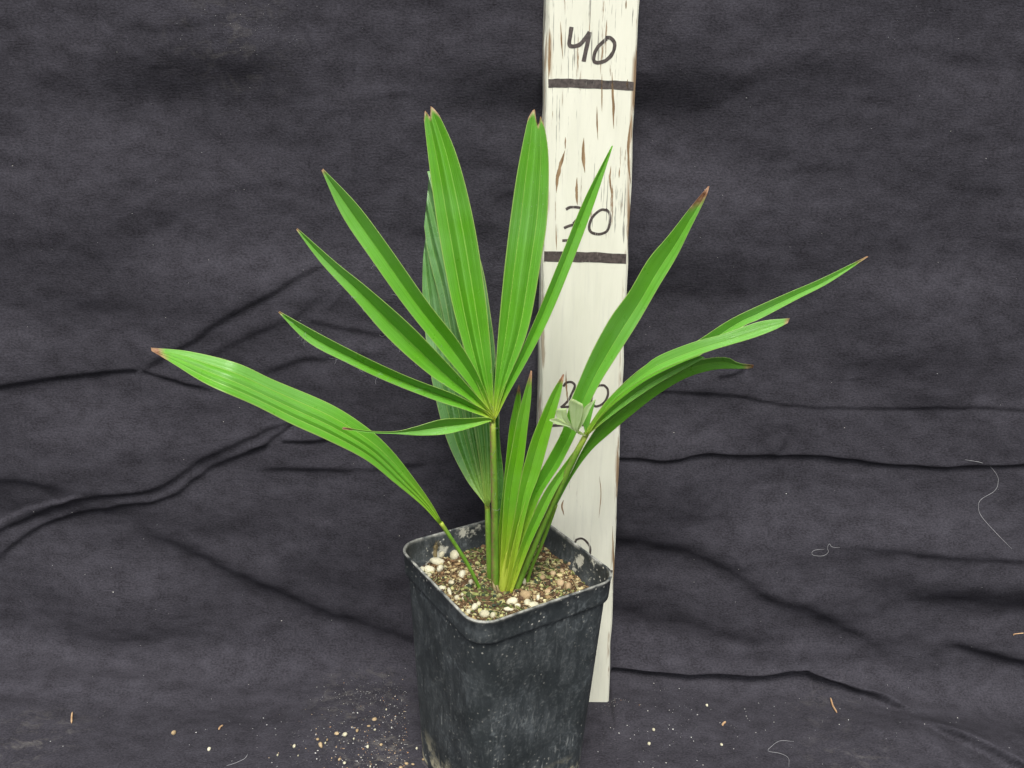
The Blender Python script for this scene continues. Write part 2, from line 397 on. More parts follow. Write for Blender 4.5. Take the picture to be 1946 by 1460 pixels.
# left half
crease([(-40, 738), (0, 730), (130, 715), (266, 705)], .10, .12, 1.0, 1.6, .12, 0, .05)
crease([(266, 705), (340, 728), (414, 748)], .12, .10, .8, 1.0, .12, .05, .3)
crease([(270, 706), (378, 637), (486, 574), (600, 515), (690, 478)], .11, .13, .9, 1.1, .20, .05, .25)
crease([(330, 712), (430, 660), (561, 602), (610, 565), (645, 530)], .08, .09, .9, 1.0, .22, .25, .25)
crease([(470, 722), (540, 690), (600, 677), (760, 668)], .11, .12, .8, 1.0, .24, .25, .25)
crease([(575, 600), (660, 625), (750, 640)], .08, .08, .6, .7, .18)
crease([(620, 600), (690, 520), (700, 490)], .05, .05, .5, .5, .16)
crease([(-40, 1030), (0, 1012), (90, 968), (170, 945), (290, 925), (380, 880), (440, 847), (540, 803), (660, 768)], .13, .16, 1.0, 1.0, .24, 0, .2, over=.1)
crease([(-40, 1075), (0, 1056), (60, 1015), (130, 985), (230, 965), (320, 945), (400, 895), (460, 865), (530, 838)], .13, .15, .8, .9, .21, 0, .05, over=.1)
crease([(530, 838), (620, 832), (720, 825)], .11, .12, .7, .7, .12, .05, .3)
crease([(460, 865), (500, 845), (560, 800), (585, 770)], .1, .1, .5, .5, .12)
crease([(480, 896), (620, 892), (720, 888), (830, 882)], .16, .12, .8, 1.2, .25)
crease([(-40, 905), (60, 915), (150, 935)], .16, .14, 1.2, 1.2, .35, 0, .3)
crease([(-40, 1010), (10, 985), (60, 962), (140, 944), (200, 940)], -.10, -.12, .5, .4, .12, 0, .3)
crease([(190, 985), (300, 1030), (370, 1062), (493, 1118), (617, 1168), (781, 1217), (850, 1235)], .42, .40, 2.6, 2.4, .75, .25, .1)
crease([(-60, 1300), (100, 1310), (300, 1318), (560, 1322), (720, 1302)], .30, .30, 2.2, 2.0, .9, 0, .3)
crease([(170, 1330), (220, 1310), (330, 1290)], .06, .06, .5, .6, .2)
crease([(-40, 330), (60, 310), (230, 330)], .10, .12, 1.5, 1.5, .8, 0, .3)
crease([(210, 50), (330, 55), (450, 42)], .03, .04, .7, .8, .25)
crease([(560, 30), (590, 80), (610, 115)], .04, .04, .35, .35, .12)
crease([(380, 370), (480, 355), (560, 350)], .03, .03, .6, .8, .3)
crease([(672, -10), (672, 120), (670, 330), (674, 470)], .05, .05, .25, .3, .1, 0, .3)
crease([(660, 195), (720, 190), (790, 180)], .03, .03, .5, .6, .2)
crease([(925, 395), (960, 375), (1000, 360)], .03, .03, .5, .5, .2)
# right half
crease([(1170, 735), (1240, 745), (1400, 757), (1460, 769), (1560, 775), (1700, 778), (1990, 778)], .03, .10, 1.2, 1.2, .13, .1, 0)
crease([(1120, 866), (1180, 868), (1350, 868), (1480, 872), (1570, 876), (1700, 887), (1850, 889), (1990, 884)], .08, .22, 1.0, 1.4, .16, 0, 0, over=.18, wo=.5)
crease([(1480, 872), (1500, 840), (1490, 815)], .10, .10, .5, .5, .2, .1, .3)
crease([(1360, 723), (1400, 715), (1430, 695)], .08, .08, .4, .5, .14)
crease([(1120, 1015), (1175, 1025), (1300, 1050), (1390, 1085), (1450, 1125), (1530, 1155), (1610, 1195), (1720, 1245)], .42, .36, 1.6, 1.8, .75, 0, .2)
crease([(1120, 1150), (1200, 1165), (1320, 1190), (1440, 1210), (1540, 1220)], .26, .30, 1.8, 1.6, 1.0, 0, .3)
crease([(1375, 1045), (1395, 1060), (1405, 1080)], .05, .05, .3, .3, .16)
crease([(1560, 1030), (1700, 1043), (1830, 1052), (1990, 1058)], .14, .14, 1.2, 1.2, .3, .3, 0)
crease([(1600, 1090), (1700, 1105), (1800, 1130), (1990, 1150)], .36, .36, 1.8, 1.8, 1.0, .3, 0)
crease([(1090, 1250), (1168, 1262), (1260, 1274), (1350, 1279), (1440, 1276), (1505, 1268), (1524, 1264), (1531, 1268), (1550, 1279), (1650, 1318), (1755, 1362)], .70, .16, 1.6, 1.3, .12, .04, .12, over=.65, wo=1.2)
crease([(1180, 1205), (1300, 1222), (1420, 1225), (1530, 1218), (1620, 1235)], -.16, -.16, .8, .8, .5)
crease([(1740, 1370), (1790, 1398), (1870, 1432), (1990, 1490)], .6, .25, 1.0, .8, .16, .3, 0, over=.55, wo=.8)
crease([(1700, 1395), (1740, 1415), (1800, 1450), (1860, 1490)], .30, .26, .8, .8, .3, .3, 0)
crease([(1780, 1212), (1860, 1240), (1990, 1275)], .36, .32, 1.5, 1.3, .4, .3, 0)
crease([(1640, 1380), (1665, 1400), (1700, 1412)], .16, .13, .5, .6, .25)
crease([(1700, 90), (1780, 110), (1880, 120), (1990, 110)], .08, .08, 1.4, 1.4, .6, .3, 0)
crease([(1450, 95), (1510, 108), (1560, 105)], .05, .05, .8, .8, .5)
crease([(1800, 250), (1850, 262), (1920, 255)], .05, .05, 1., 1., .5)
crease([(1435, 340), (1460, 310), (1490, 285)], .03, .03, .3, .4, .12)
crease([(1500, 335), (1540, 300), (1580, 305)], .02, .02, .4, .4, .2)
crease([(1780, 465), (1820, 482), (1850, 480)], .025, .025, .4, .4, .15)
# many small crumples
for i in range(150):
    x0 = random.uniform(-32, 32); s0 = random.uniform(-1, 47); L_ = random.uniform(.8, 3.2); th = random.gauss(.25, .5)
    a_ = random.uniform(.006, .016)
    crease([(x0, s0), (x0+L_*.5*math.cos(th), s0+L_*.5*math.sin(th)+random.uniform(-.2, .2)), (x0+L_*math.cos(th), s0+L_*math.sin(th))], a_, a_, .3, .35, random.uniform(.06, .14), .3, .3, False)
y0, z0, ny, nz = profile(GS-DT)
CXv = GX.copy(); CYv = y0+ny*D; CZv = z0+nz*D
# keep the sheet behind the board and under the pot
P3 = np.stack([CXv, CYv, CZv], -1)-RB
u_ = P3@Xl; h_ = P3@Zl; dep = P3@Yl
def sstep(x, a, b):
    t = np.clip((x-a)/(b-a), 0, 1); return t*t*(3-2*t)
off = np.maximum(np.maximum(u_-.1, -RW-.1-u_), 0)
CYv = CYv+np.maximum(RT_+.03-dep, 0)*(1-sstep(off, 0, 2.2))*sstep(h_, .1, .6)
wp = 1-sstep(np.maximum(np.abs(CXv)-6.2, CYv-47.8), 0, 2.0)
wb = 1-sstep(np.maximum(np.abs(CXv-4.77)-2.6, CYv-50.45), 0, .25)
wgt = np.maximum(wp, wb*(CZv < 1.5))
CZv = CZv*(1-wgt)+np.minimum(CZv, .0)*wgt
nr, nc = GX.shape
me = bpy.data.meshes.new('backdrop_cloth')
co = np.stack([CXv, CYv, CZv], -1).reshape(-1, 3)*S
idx = np.arange(nr*nc).reshape(nr, nc)
q4 = np.stack([idx[:-1, :-1], idx[:-1, 1:], idx[1:, 1:], idx[1:, :-1]], -1).reshape(-1, 4)
me.vertices.add(len(co)); me.vertices.foreach_set('co', co.ravel())
me.loops.add(q4.size); me.loops.foreach_set('vertex_index', q4.ravel().astype(np.int32))
me.polygons.add(len(q4)); me.polygons.foreach_set('loop_start', np.arange(0, q4.size, 4, dtype=np.int32)); me.polygons.foreach_set('use_smooth', np.ones(len(q4), bool))
me.update(calc_edges=True)
uvl = me.uv_layers.new(name='UVMap'); UV2 = np.stack([GX, GS], -1).reshape(-1, 2)*S
uvl.data.foreach_set('uv', UV2[q4.ravel()].ravel())
me.materials.append(M['cloth'])
cloth = bpy.data.objects.new('backdrop_cloth', me); COL.objects.link(cloth)
tag(cloth, 'wrinkled black cotton cloth hung behind the plant and spread under the pot', 'cloth', kind='structure')
def cloth_pt(px, py):                        # the point of the finished sheet near (px,py)
    x, s = on_cloth(px, py)
    i = int(np.clip(np.searchsorted(ss, s), 1, nr-1)); j = int(np.clip(np.searchsorted(xs, x), 1, nc-1))
    p = np.array([CXv[i, j], CYv[i, j], CZv[i, j]])
    n_ = np.array([0, float(ny[i, j]), float(nz[i, j])])
    return p, n_

# ------------------------------------------------------------------ measuring board
board = empty('measuring_board'); mw = Matrix.Identity(4)
for i in range(3): mw[i][0] = Xl[i]; mw[i][1] = Yl[i]; mw[i][2] = Zl[i]; mw[i][3] = RB[i]*S
board.matrix_world = mw
tag(board, 'white painted wooden measuring board standing upright behind the pot, handwritten numbers', 'measuring board')
prof = [(0, .12), (-.10, 0), (-RW, 0), (-RW-.10, .05), (-RW-.24, .28), (-RW-.26, RT_), (0, RT_)]
V = []; F = []; NZ = 40; kx = len(prof)
for i in range(NZ+1):
    h = RH*i/NZ
    for (x, y) in prof:
        jx = (.03*math.sin(i*1.7+x)+random.uniform(-.02, .02)) if (x < -RW-.05 or x > -.05) else 0
        V.append((x+jx, y, h+(.05*math.sin(x*3) if i == 0 else 0)))
for i in range(NZ):
    for j in range(kx): F.append((i*kx+j, (i+1)*kx+j, (i+1)*kx+(j+1) % kx, i*kx+(j+1) % kx))
F.append(tuple(range(kx))); F.append(tuple(NZ*kx+j for j in range(kx))[::-1])
mesh_obj('board', V, F, M['paint'], board, smooth=False)
def on_board(px, py):
    d = ray(px, py); t = ((RB-C0)@Yl)/(d@Yl); p = C0+d*t-RB
    return np.array([p@Xl, p@Zl])
def ribbon(name, P, wpx, mat, jit=.12, lift=.012, parent=board, closed=False, taper=False):
    Q = np.array([on_board(*p) for p in P]); Q = catmull(Q, max(16, 8*len(Q)))
    n = len(Q); T = np.gradient(Q, axis=0); T /= np.linalg.norm(T, axis=1)[:, None]+1e-9
    jl = [np.convolve(RNG.uniform(-jit, jit, n+4)*1.6, [.15, .22, .26, .22, .15], 'valid') for _ in (0, 1)]
    Nn = np.stack([-T[:, 1], T[:, 0]], 1); V = []; F = []
    for i in range(n):
        w0 = wpx/33.0/2
        if taper: w0 *= max(.08, math.sin(math.pi*min(1, max(0, i/(n-1))))**.8)
        for sgn in (-1, 1):
            w_ = w0*(1+jl[(sgn+1)//2][i])
            q = Q[i]+Nn[i]*sgn*w_
            V.append((min(q[0], -.115) if not taper else q[0], -lift, q[1]))
    for i in range(n-1): F.append((2*i, 2*i+1, 2*i+3, 2*i+2))
    # thickness back to the paint so that it is a film of ink, not a card
    base = len(V); V += [(v[0], .002, v[2]) for v in V]
    for i in range(n-1):
        F.append((2*i, 2*i+2, base+2*i+2, base+2*i)); F.append((2*i+1, base+2*i+1, base+2*i+3, 2*i+3))
    F.append((0, base, base+1, 1)); F.append((2*n-2, 2*n-1, base+2*n-1, base+2*n-2))
    return V, F
def ink(name, strokes, wpx, mat=M['ink'], **kw):
    V, F = [], []
    for k_, P in enumerate(strokes):
        v, f = ribbon(name, P, wpx, mat, lift=.012+.003*k_, **kw); b = len(V); V += v; F += [tuple(i+b for i in q) for q in f]
    return mesh_obj(name, V, F, mat, board, smooth=False)
z8 = lambda P: [(1000+x/2.92, y/2.92) for x, y in P]
z7 = lambda P: [(1000+x/7.3, 680+y/7.3) for x, y in P]
z2 = lambda P: [(760+x/4.633, 960+y/4.633) for x, y in P]
ink('tick_mark', [[(1042, 159), (1080, 158), (1130, 160), (1170, 162), (1206, 165)]], 16, jit=.14)
ink('tick_mark', [[(1034, 487), (1080, 488), (1140, 490), (1195, 493)]], 20, jit=.12)
ink('tick_mark', [[(1029, 810), (1080, 808), (1130, 807), (1181, 806)]], 6, jit=.2)
ink('tick_mark', [[(1022, 1084), (1090, 1085), (1168, 1086)]], 6, jit=.2)
ink('numeral', [z8([(252, 150), (242, 215), (240, 250), (265, 258), (300, 246), (335, 205), (352, 178)]), z8([(352, 178), (338, 250), (318, 342)])], 7.5)
ink('numeral', [z8([(438, 210), (470, 213), (490, 245), (482, 290), (450, 330), (410, 348), (378, 342), (376, 308), (397, 262), (446, 216)])], 6.5)
ink('numeral', [z8([(220, 1162), (250, 1150), (306, 1158), (293, 1200), (262, 1242)]), z8([(210, 1266), (245, 1252), (285, 1247), (302, 1285), (270, 1328), (200, 1336)])], 5)
ink('numeral', [z8([(440, 1160), (462, 1185), (465, 1225), (450, 1280), (405, 1300), (360, 1288), (350, 1252), (372, 1200), (415, 1166), (445, 1168)])], 5)
ink('numeral', [z7([(515, 400), (545, 355), (600, 335), (650, 350), (675, 395), (640, 480), (590, 580), (530, 650), (480, 690)]), z7([(480, 690), (560, 682), (660, 672)])], 4.8)
ink('numeral', [z7([(1080, 380), (1125, 430), (1135, 500), (1110, 580), (1060, 640), (1000, 670), (950, 670), (905, 600), (930, 470), (1000, 390), (1085, 384)])], 4.8)
ink('numeral', [[(1062, 1030), (1060, 1072)]], 5)
ink('numeral', [z2([(1545, 308), (1600, 294), (1650, 330), (1676, 385), (1660, 470), (1600, 500), (1550, 460), (1530, 380), (1548, 312)])], 4.5)
# places where the paint has come off in long flakes
for P, wpx in ((z8([(215, 835), (195, 900), (172, 1000), (167, 1070)]), 7), (z8([(320, 765), (318, 850), (325, 960)]), 6), (z8([(282, 985), (280, 1060), (284, 1140)]), 5),
               (z8([(476, 400), (482, 560), (486, 715)]), 4.5), (z8([(563, 440), (560, 470), (566, 500)]), 3), (z8([(218, 760), (216, 830)]), 2.5),
               (z8([(392, 590), (394, 690), (398, 780)]), 2.5), (z8([(470, 920), (465, 1000), (478, 1110)]), 3.5), (z8([(585, 640), (570, 760), (566, 870), (580, 1020)]), 5), (z8([(420, 410), (420, 620)]), 2.2),
               (z8([(190, 120), (196, 230), (204, 330)]), 2.2), (z8([(555, 0), (553, 50)]), 2.5), (z8([(130, 180), (130, 320), (124, 440)]), 4), (z7([(555, 180), (552, 280), (560, 420), (575, 640)]), 3.2),
               (z8([(517, 930), (515, 990)]), 2), (z8([(165, 1240), (168, 1390)]), 2), ([(1071, 950), (1068, 962), (1072, 980)], 4), ([(1139, 905), (1142, 940), (1138, 985)], 2), ([(1164, 1000), (1166, 1080), (1164, 1110)], 3)):
    ink('paint_chip', [P], wpx, M['wood'], jit=.45, taper=True)

# ------------------------------------------------------------------ pot
POT = np.array([-.04, 42.58, 0]); PHI = math.radians(33.0); PHP = 14.54
pot = empty('plant_pot', POT); pot.rotation_euler.z = PHI
tag(pot, 'square black plastic plant pot, dusty and lime-stained, filled with soil', 'plant pot')
def loop(a, rc, z, n=9):
    out = []
    for cx_, cy_, t0 in ((1, 1, 0), (-1, 1, 90), (-1, -1, 180), (1, -1, 270)):
        for i in range(n):
            t = math.radians(t0+90*i/(n-1)); out.append((cx_*(a-rc)+rc*math.cos(t), cy_*(a-rc)+rc*math.sin(t), z))
        # points along the straight side
        t = math.radians(t0+90); x0, y0_ = cx_*(a-rc)+rc*math.cos(t), cy_*(a-rc)+rc*math.sin(t)
        nx = {0: (-1, 1), 90: (-1, -1), 180: (1, -1), 270: (1, 1)}[t0]; t2 = math.radians(t0+90)
        x1, y1 = nx[0]*(a-rc)+rc*math.cos(t2), nx[1]*(a-rc)+rc*math.sin(t2)
        for f in (.2, .4, .6, .8): out.append((x0+(x1-x0)*f, y0_+(y1-y0_)*f, z))
    return out
def loft(name, secs, mat, parent, cap0=False, cap1=False):
    V, F = [], []
    for s_ in secs: V += loop(*s_)
    k_ = len(V)//len(secs)
    for i in range(len(secs)-1):
        for j in range(k_): F.append((i*k_+j, i*k_+(j+1) % k_, (i+1)*k_+(j+1) % k_, (i+1)*k_+j))
    if cap0: F.append(tuple(range(k_))[::-1])
    if cap1: F.append(tuple((len(secs)-1)*k_+j for j in range(k_)))
    return mesh_obj(name, V, F, mat, parent)
A0, A1, AR = 3.86, 4.40, 4.595
zr = PHP-1.42
loft('pot_wall', [(A0-.35, 1.2, .05), (A0-.12, 1.3, .0), (A0-.03, 1.35, .08), (A0, 1.4, .25)]+[(A0+(A1-A0)*f, 1.4-.1*f, .25+(zr+.1-.25)*f) for f in np.linspace(.05, 1, 16)], M['pot'], pot, cap0=True)
loft('pot_rim', [(A1-.02, 1.28, zr+.06), (AR-.10, 1.3, zr-.02), (AR-.06, 1.3, zr+.02), (AR-.05, 1.3, zr+.12), (AR-.03, 1.3, zr+.6), (AR-.01, 1.3, PHP-.14), (AR+.03, 1.3, PHP-.08), (AR+.03, 1.3, PHP-.03), (AR, 1.3, PHP), (AR-.07, 1.25, PHP), (AR-.11, 1.22, PHP-.04)], M['pot'], pot)
loft('inner_wall', [(AR-.11, 1.22, PHP-.04), (AR-.16, 1.2, PHP-.6), (AR-.20, 1.2, PHP-1.3), (A1-.14, 1.2, PHP-1.5), (A1-.3, 1.2, PHP-5)], M['pot_in'], pot)

# ------------------------------------------------------------------ soil
ZS = 12.95
def soil_z(x, y):                            # pot coordinates
    x = np.asarray(x, float); y = np.asarray(y, float)
    r = np.hypot(x, y)
    return ZS+.22*np.exp(-(r/1.6)**2)+.16*lattice_noise(x*.9+30, y*.9+30, 31)+.09*lattice_noise(x*2.3+30, y*2.3+30, 32)+.05*lattice_noise(x*6+30, y*6+30, 33)-.10*np.clip((r-3.6), 0, 1)
n_ = 110; aa = A1-.10
gx = np.linspace(-aa, aa, n_); X, Y = np.meshgrid(gx, gx)
inside = lambda x, y, a, rc: (np.maximum(np.abs(x)-(a-rc), 0)**2+np.maximum(np.abs(y)-(a-rc), 0)**2) <= rc*rc
Z = soil_z(X, Y); V = np.stack([X, Y, Z], -1).reshape(-1, 3)
ok = inside(X, Y, aa+.05, 1.25)
F = [(i*n_+j, i*n_+j+1, (i+1)*n_+j+1, (i+1)*n_+j) for i in range(n_-1) for j in range(n_-1) if ok[i, j] and ok[i+1, j] and ok[i, j+1] and ok[i+1, j+1]]
soil = mesh_obj('potting_soil', V, F, M['soil'], None)
soil.location = Vector(POT)*S; soil.rotation_euler.z = PHI
tag(soil, 'crumbly brown potting soil with moss and fibres filling the black pot', 'soil', kind='stuff')
def color_attr(me, cols):                    # per vertex
    a = me.attributes.new('tint', 'FLOAT_COLOR', 'POINT'); a.data.foreach_set('color', np.c_[np.asarray(cols, float), np.ones(len(cols))].ravel())
ico = bmesh.new(); bmesh.ops.create_icosphere(ico, subdivisions=1, radius=1); IV = np.array([v.co[:] for v in ico.verts]); IF = [[v.index for v in f.verts] for f in ico.faces]; ico.free()
def crumbs(name, pts, sizes, cols, mat, flatten=.7):
    V, F, Cc = [], [], []
    for p, sz, c in zip(pts, sizes, cols):
        a = RNG.random()*6.28; R = np.array([[math.cos(a), -math.sin(a), 0], [math.sin(a), math.cos(a), 0], [0, 0, 1]])
        sc = sz*np.array([1, RNG.uniform(.45, 1), flatten*RNG.uniform(.6, 1.1)])
        v = (IV*(1+RNG.uniform(-.3, .3, (len(IV), 1))))*sc@R.T+p
        b = len(V); V += list(v); F += [[i+b for i in f] for f in IF]; Cc += [c]*len(IV)
    o = mesh_obj(name, V, F, mat, None, smooth=False); color_attr(o.data, Cc)
    return o
pts, sz, cl = [], [], []
pal = [(.12, .07, .035), (.20, .12, .06), (.30, .21, .10), (.08, .05, .03), (.42, .35, .18), (.52, .46, .26)]
moss = [(.05, .07, .025), (.10, .12, .035), (.22, .24, .08), (.36, .35, .15), (.04, .055, .035)]
while len(pts) < 4200:
    x, y = RNG.uniform(-aa, aa, 2)
    if not inside(x, y, aa, 1.2): continue
    g = float(lattice_noise(np.array([x*.55+50]), np.array([y*.55+50]), 40)[0])+.35*float(lattice_noise(np.array([x*1.8+50]), np.array([y*1.8+50]), 41)[0])
    s_ = abs(RNG.normal(0, .062))+.025
    pts.append(np.array([x, y, float(soil_z(x, y))+s_*.25])); sz.append(s_)
    c = moss[RNG.integers(5)] if RNG.random() < (.5+g*1.3) else pal[RNG.integers(6)]
    cl.append(np.array(c)*RNG.uniform(.75, 1.25))
cr = crumbs('soil_crumbs', pts, sz, cl, M['crumb']); cr.location = soil.location; cr.rotation_euler.z = PHI
cr.parent = soil; cr.location = (0, 0, 0); cr.rotation_euler = (0, 0, 0); tag(cr, kind='stuff')
V, F, Cc = [], [], []
for i in range(420):                         # dry root fibres
    x, y = RNG.uniform(-aa+.3, aa-.3, 2)
    if not inside(x, y, aa-.25, 1.2): continue
    a = RNG.random()*6.28; L_ = RNG.uniform(.25, 1.0); t = np.linspace(0, 1, 6); bend = RNG.normal(0, .35)
    fx = x+L_*t*np.cos(a+bend*t*2); fy = y+L_*t*np.sin(a+bend*t*2)
    k_ = inside(fx, fy, aa-.06, 1.2)
    if not k_.all(): continue
    P = np.stack([fx, fy, soil_z(fx, fy)+.05+RNG.uniform(0, .12)*np.sin(math.pi*t)], 1)
    v, f = tube_geo(P, RNG.uniform(.010, .020), 4, False); b = len(V); V += v; F += [tuple(q+b for q in ff) for ff in f]
    Cc += [np.array([(.34, .24, .12), (.46, .36, .20), (.20, .12, .06), (.40, .40, .22)][RNG.integers(4)])*RNG.uniform(.7, 1.2)]*len(v)
fb = mesh_obj('root_fibres', V, F, M['crumb'], soil); color_attr(fb.data, Cc); tag(fb, kind='stuff')
cP, sP = math.cos(PHI), math.sin(PHI)
def to_pot(p): d = np.asarray(p)-POT; return np.array([d[0]*cP+d[1]*sP, -d[0]*sP+d[1]*cP, d[2]])
def from_pot(p): return np.array([POT[0]+p[0]*cP-p[1]*sP, POT[1]+p[0]*sP+p[1]*cP, p[2]])

# ------------------------------------------------------------------ pumice lying on the soil
ico = bmesh.new(); bmesh.ops.create_icosphere(ico, subdivisions=2, radius=1); IV2 = np.array([v.co[:] for v in ico.verts]); IF2 = [[v.index for v in f.verts] for f in ico.faces]; ico.free()
stone_me = {}
for mk in ('pumice', 'pumice_tan'):
    for v_ in range(4):
        r = np.random.default_rng(70+v_); d = np.zeros(len(IV2))
        for k_ in range(7):
            ax = r.normal(size=3); ax /= np.linalg.norm(ax); d += r.uniform(-.12, .12)*np.cos(2.6*(IV2@ax)+r.random()*6)
        vv = IV2*(1+d)[:, None]
        me_ = bpy.data.meshes.new('pumice'); me_.from_pydata([tuple(q*S) for q in vv], [], IF2); me_.polygons.foreach_set('use_smooth', [True]*len(IF2)); me_.materials.append(M[mk]); me_.update()
        stone_me[(mk, v_)] = me_
def stone(px, py, wpx, hpx, tilt=0, tan=False, z=None, label=None, group=None, name='pumice_stone', cat='stone', lab2=None):
    p = atz(px, py, ZS if z is None else z)
    if z is None:
        for _ in range(3):
            q = to_pot(p); p = atz(px, py, float(soil_z(q[0], q[1]))+hpx/36*.18)
    wx = wpx/33/2; hy = hpx/33/2
    o = bpy.data.objects.new(name, stone_me[('pumice_tan' if tan else 'pumice', random.randrange(4))]); COL.objects.link(o)
    o.location = Vector(p)*S; o.scale = (wx, hy*1.4, min(wx, hy)*1.1); o.rotation_euler = (random.uniform(-.2, .2), random.uniform(-.2, .2), -math.radians(tilt))
    tag(o, label, cat, group)
    return o
cream_l = 'cream pumice stone in the cluster beside the withered stump on the soil'
OWN = {(325, 500): 'longest oblong cream pumice stone in the cluster beside the withered stump', (480, 440): 'large rounded cream pumice stone between the withered stump and the drooping leaf stalk',
       (360, 427): 'rounded cream pumice stone leaning against the foot of the withered stump', (262, 565): 'slanted oblong cream pumice stone by the rim below the longest stone',
       (548, 608): 'round white pumice stone alone on the soil beside the drooping leaf stalk', (742, 958): 'large cream pumice stone in the rounded pot corner in front of the palm base',
       (1250, 298): 'cream pumice stone against the inner pot wall behind the thin leaf stalk', (980, 850): 'large flat greyish cream pumice stone right in front of the palm base',
       (1172, 880): 'wide cream pumice stone against the rim in front of the palm base', (1102, 790): 'large slanted pinkish tan pumice stone beside the palm base', (1375, 427): 'yellowish tan pumice stone beside the inner pot wall under the board'}
mid_l = 'cream pumice stone lying on the soil around the palm base'
for (x, y, w_, h_2, t_) in ((165, 460, 66, 48, 0), (240, 445, 55, 45, 0), (325, 500, 130, 56, -8), (185, 515, 75, 55, 0), (262, 565, 90, 48, 32), (350, 562, 55, 55, 20), (360, 427, 62, 70, 0),
                            (480, 440, 80, 84, 0), (195, 568, 45, 45, 0), (258, 622, 40, 45, 0), (280, 478, 40, 32, 0), (232, 600, 34, 34, 0), (410, 440, 34, 40, 0)):
    stone(760+x/4.633, 960+y/4.633, 1.18*w_/4.633, 1.18*h_2/4.633, t_, False, None, OWN.get((x, y), cream_l), 'cream pumice cluster beside the stump')
for (x, y, w_, h_2, t_) in ((548, 608, 64, 66, 0), (452, 680, 60, 38, 10), (372, 735, 80, 50, 40), (432, 762, 36, 80, -15), (590, 715, 36, 36, 0), (622, 682, 44, 60, 0), (550, 788, 30, 34, 0), (556, 822, 28, 28, 0),
                            (742, 958, 90, 68, -10), (815, 968, 50, 45, 0), (655, 900, 62, 66, 20), (500, 812, 45, 36, 0), (980, 850, 105, 60, -15), (1120, 858, 60, 52, 0), (1172, 880, 95, 52, 5), (1034, 886, 50, 36, 20), (960, 915, 100, 34, -6),
                            (1090, 670, 42, 48, 0), (1250, 298, 64, 56, 0), (1215, 812, 36, 44, 0), (690, 870, 40, 34, 0), (600, 940, 50, 40, 0)):
    stone(760+x/4.633, 960+y/4.633, w_/4.633, h_2/4.633, t_, False, None, OWN.get((x, y), mid_l), 'cream pumice around the palm base')
for (x, y, w_, h_2, t_) in ((1102, 790, 90, 70, -35), (1375, 427, 46, 50, 0), (1345, 605, 64, 46, 0), (1425, 582, 40, 48, 0), (1500, 515, 60, 48, 20), (1480, 715, 60, 60, 0), (1250, 640, 60, 44, 30), (1180, 812, 40, 44, 0), (1300, 760, 60, 40, 0), (1410, 690, 80, 60, 0)):
    stone(760+x/4.633, 960+y/4.633, w_/4.633, h_2/4.633, t_, True, None, OWN.get((x, y), 'small tan brown pumice stone on the soil between the palm and the board'), 'tan pumice on the soil')

# ------------------------------------------------------------------ palm
palm = empty('palm_plant', from_pot((0, 0, ZS)))
tag(palm, 'young fan palm with bright green folded leaflets growing in the black pot', 'palm')
PO = np.array(from_pot((0, 0, ZS)))
def rel(V): return np.asarray(V)-PO
def stalk(P, rad, fuzz=0, yel=(0, 0), allyel=0, name='leaf_stalk', k=10, parent=palm, flat=1.0, n=26):
    """P = (px, py, Y) from the soil up; fuzz = brown fibre along the left edge"""
    Q = catmull([at(*p) for p in P], n); R = np.interp(np.linspace(0, 1, n), np.linspace(0, 1, len(rad)), rad)
    V, F = tube_geo(Q, R, k); V = np.array(V)
    cols = []
    for i in range(n):
        t = i/(n-1); y = max(0, 1-t/.12)*yel[0]+max(0, (t-.86)/.14)*yel[1]
        for j in range(k):
            side = (Q[i]-V[i*k+j])@np.array([1.0, 0, 0])/R[i]
            cols.append((fuzz*max(0, min(1, (side-.05)*1.6)), min(1, max(y, allyel)), 0))
    o = mesh_obj(name, rel(V), F, M['stalk'], parent); color_attr(o.data, cols)
    return o
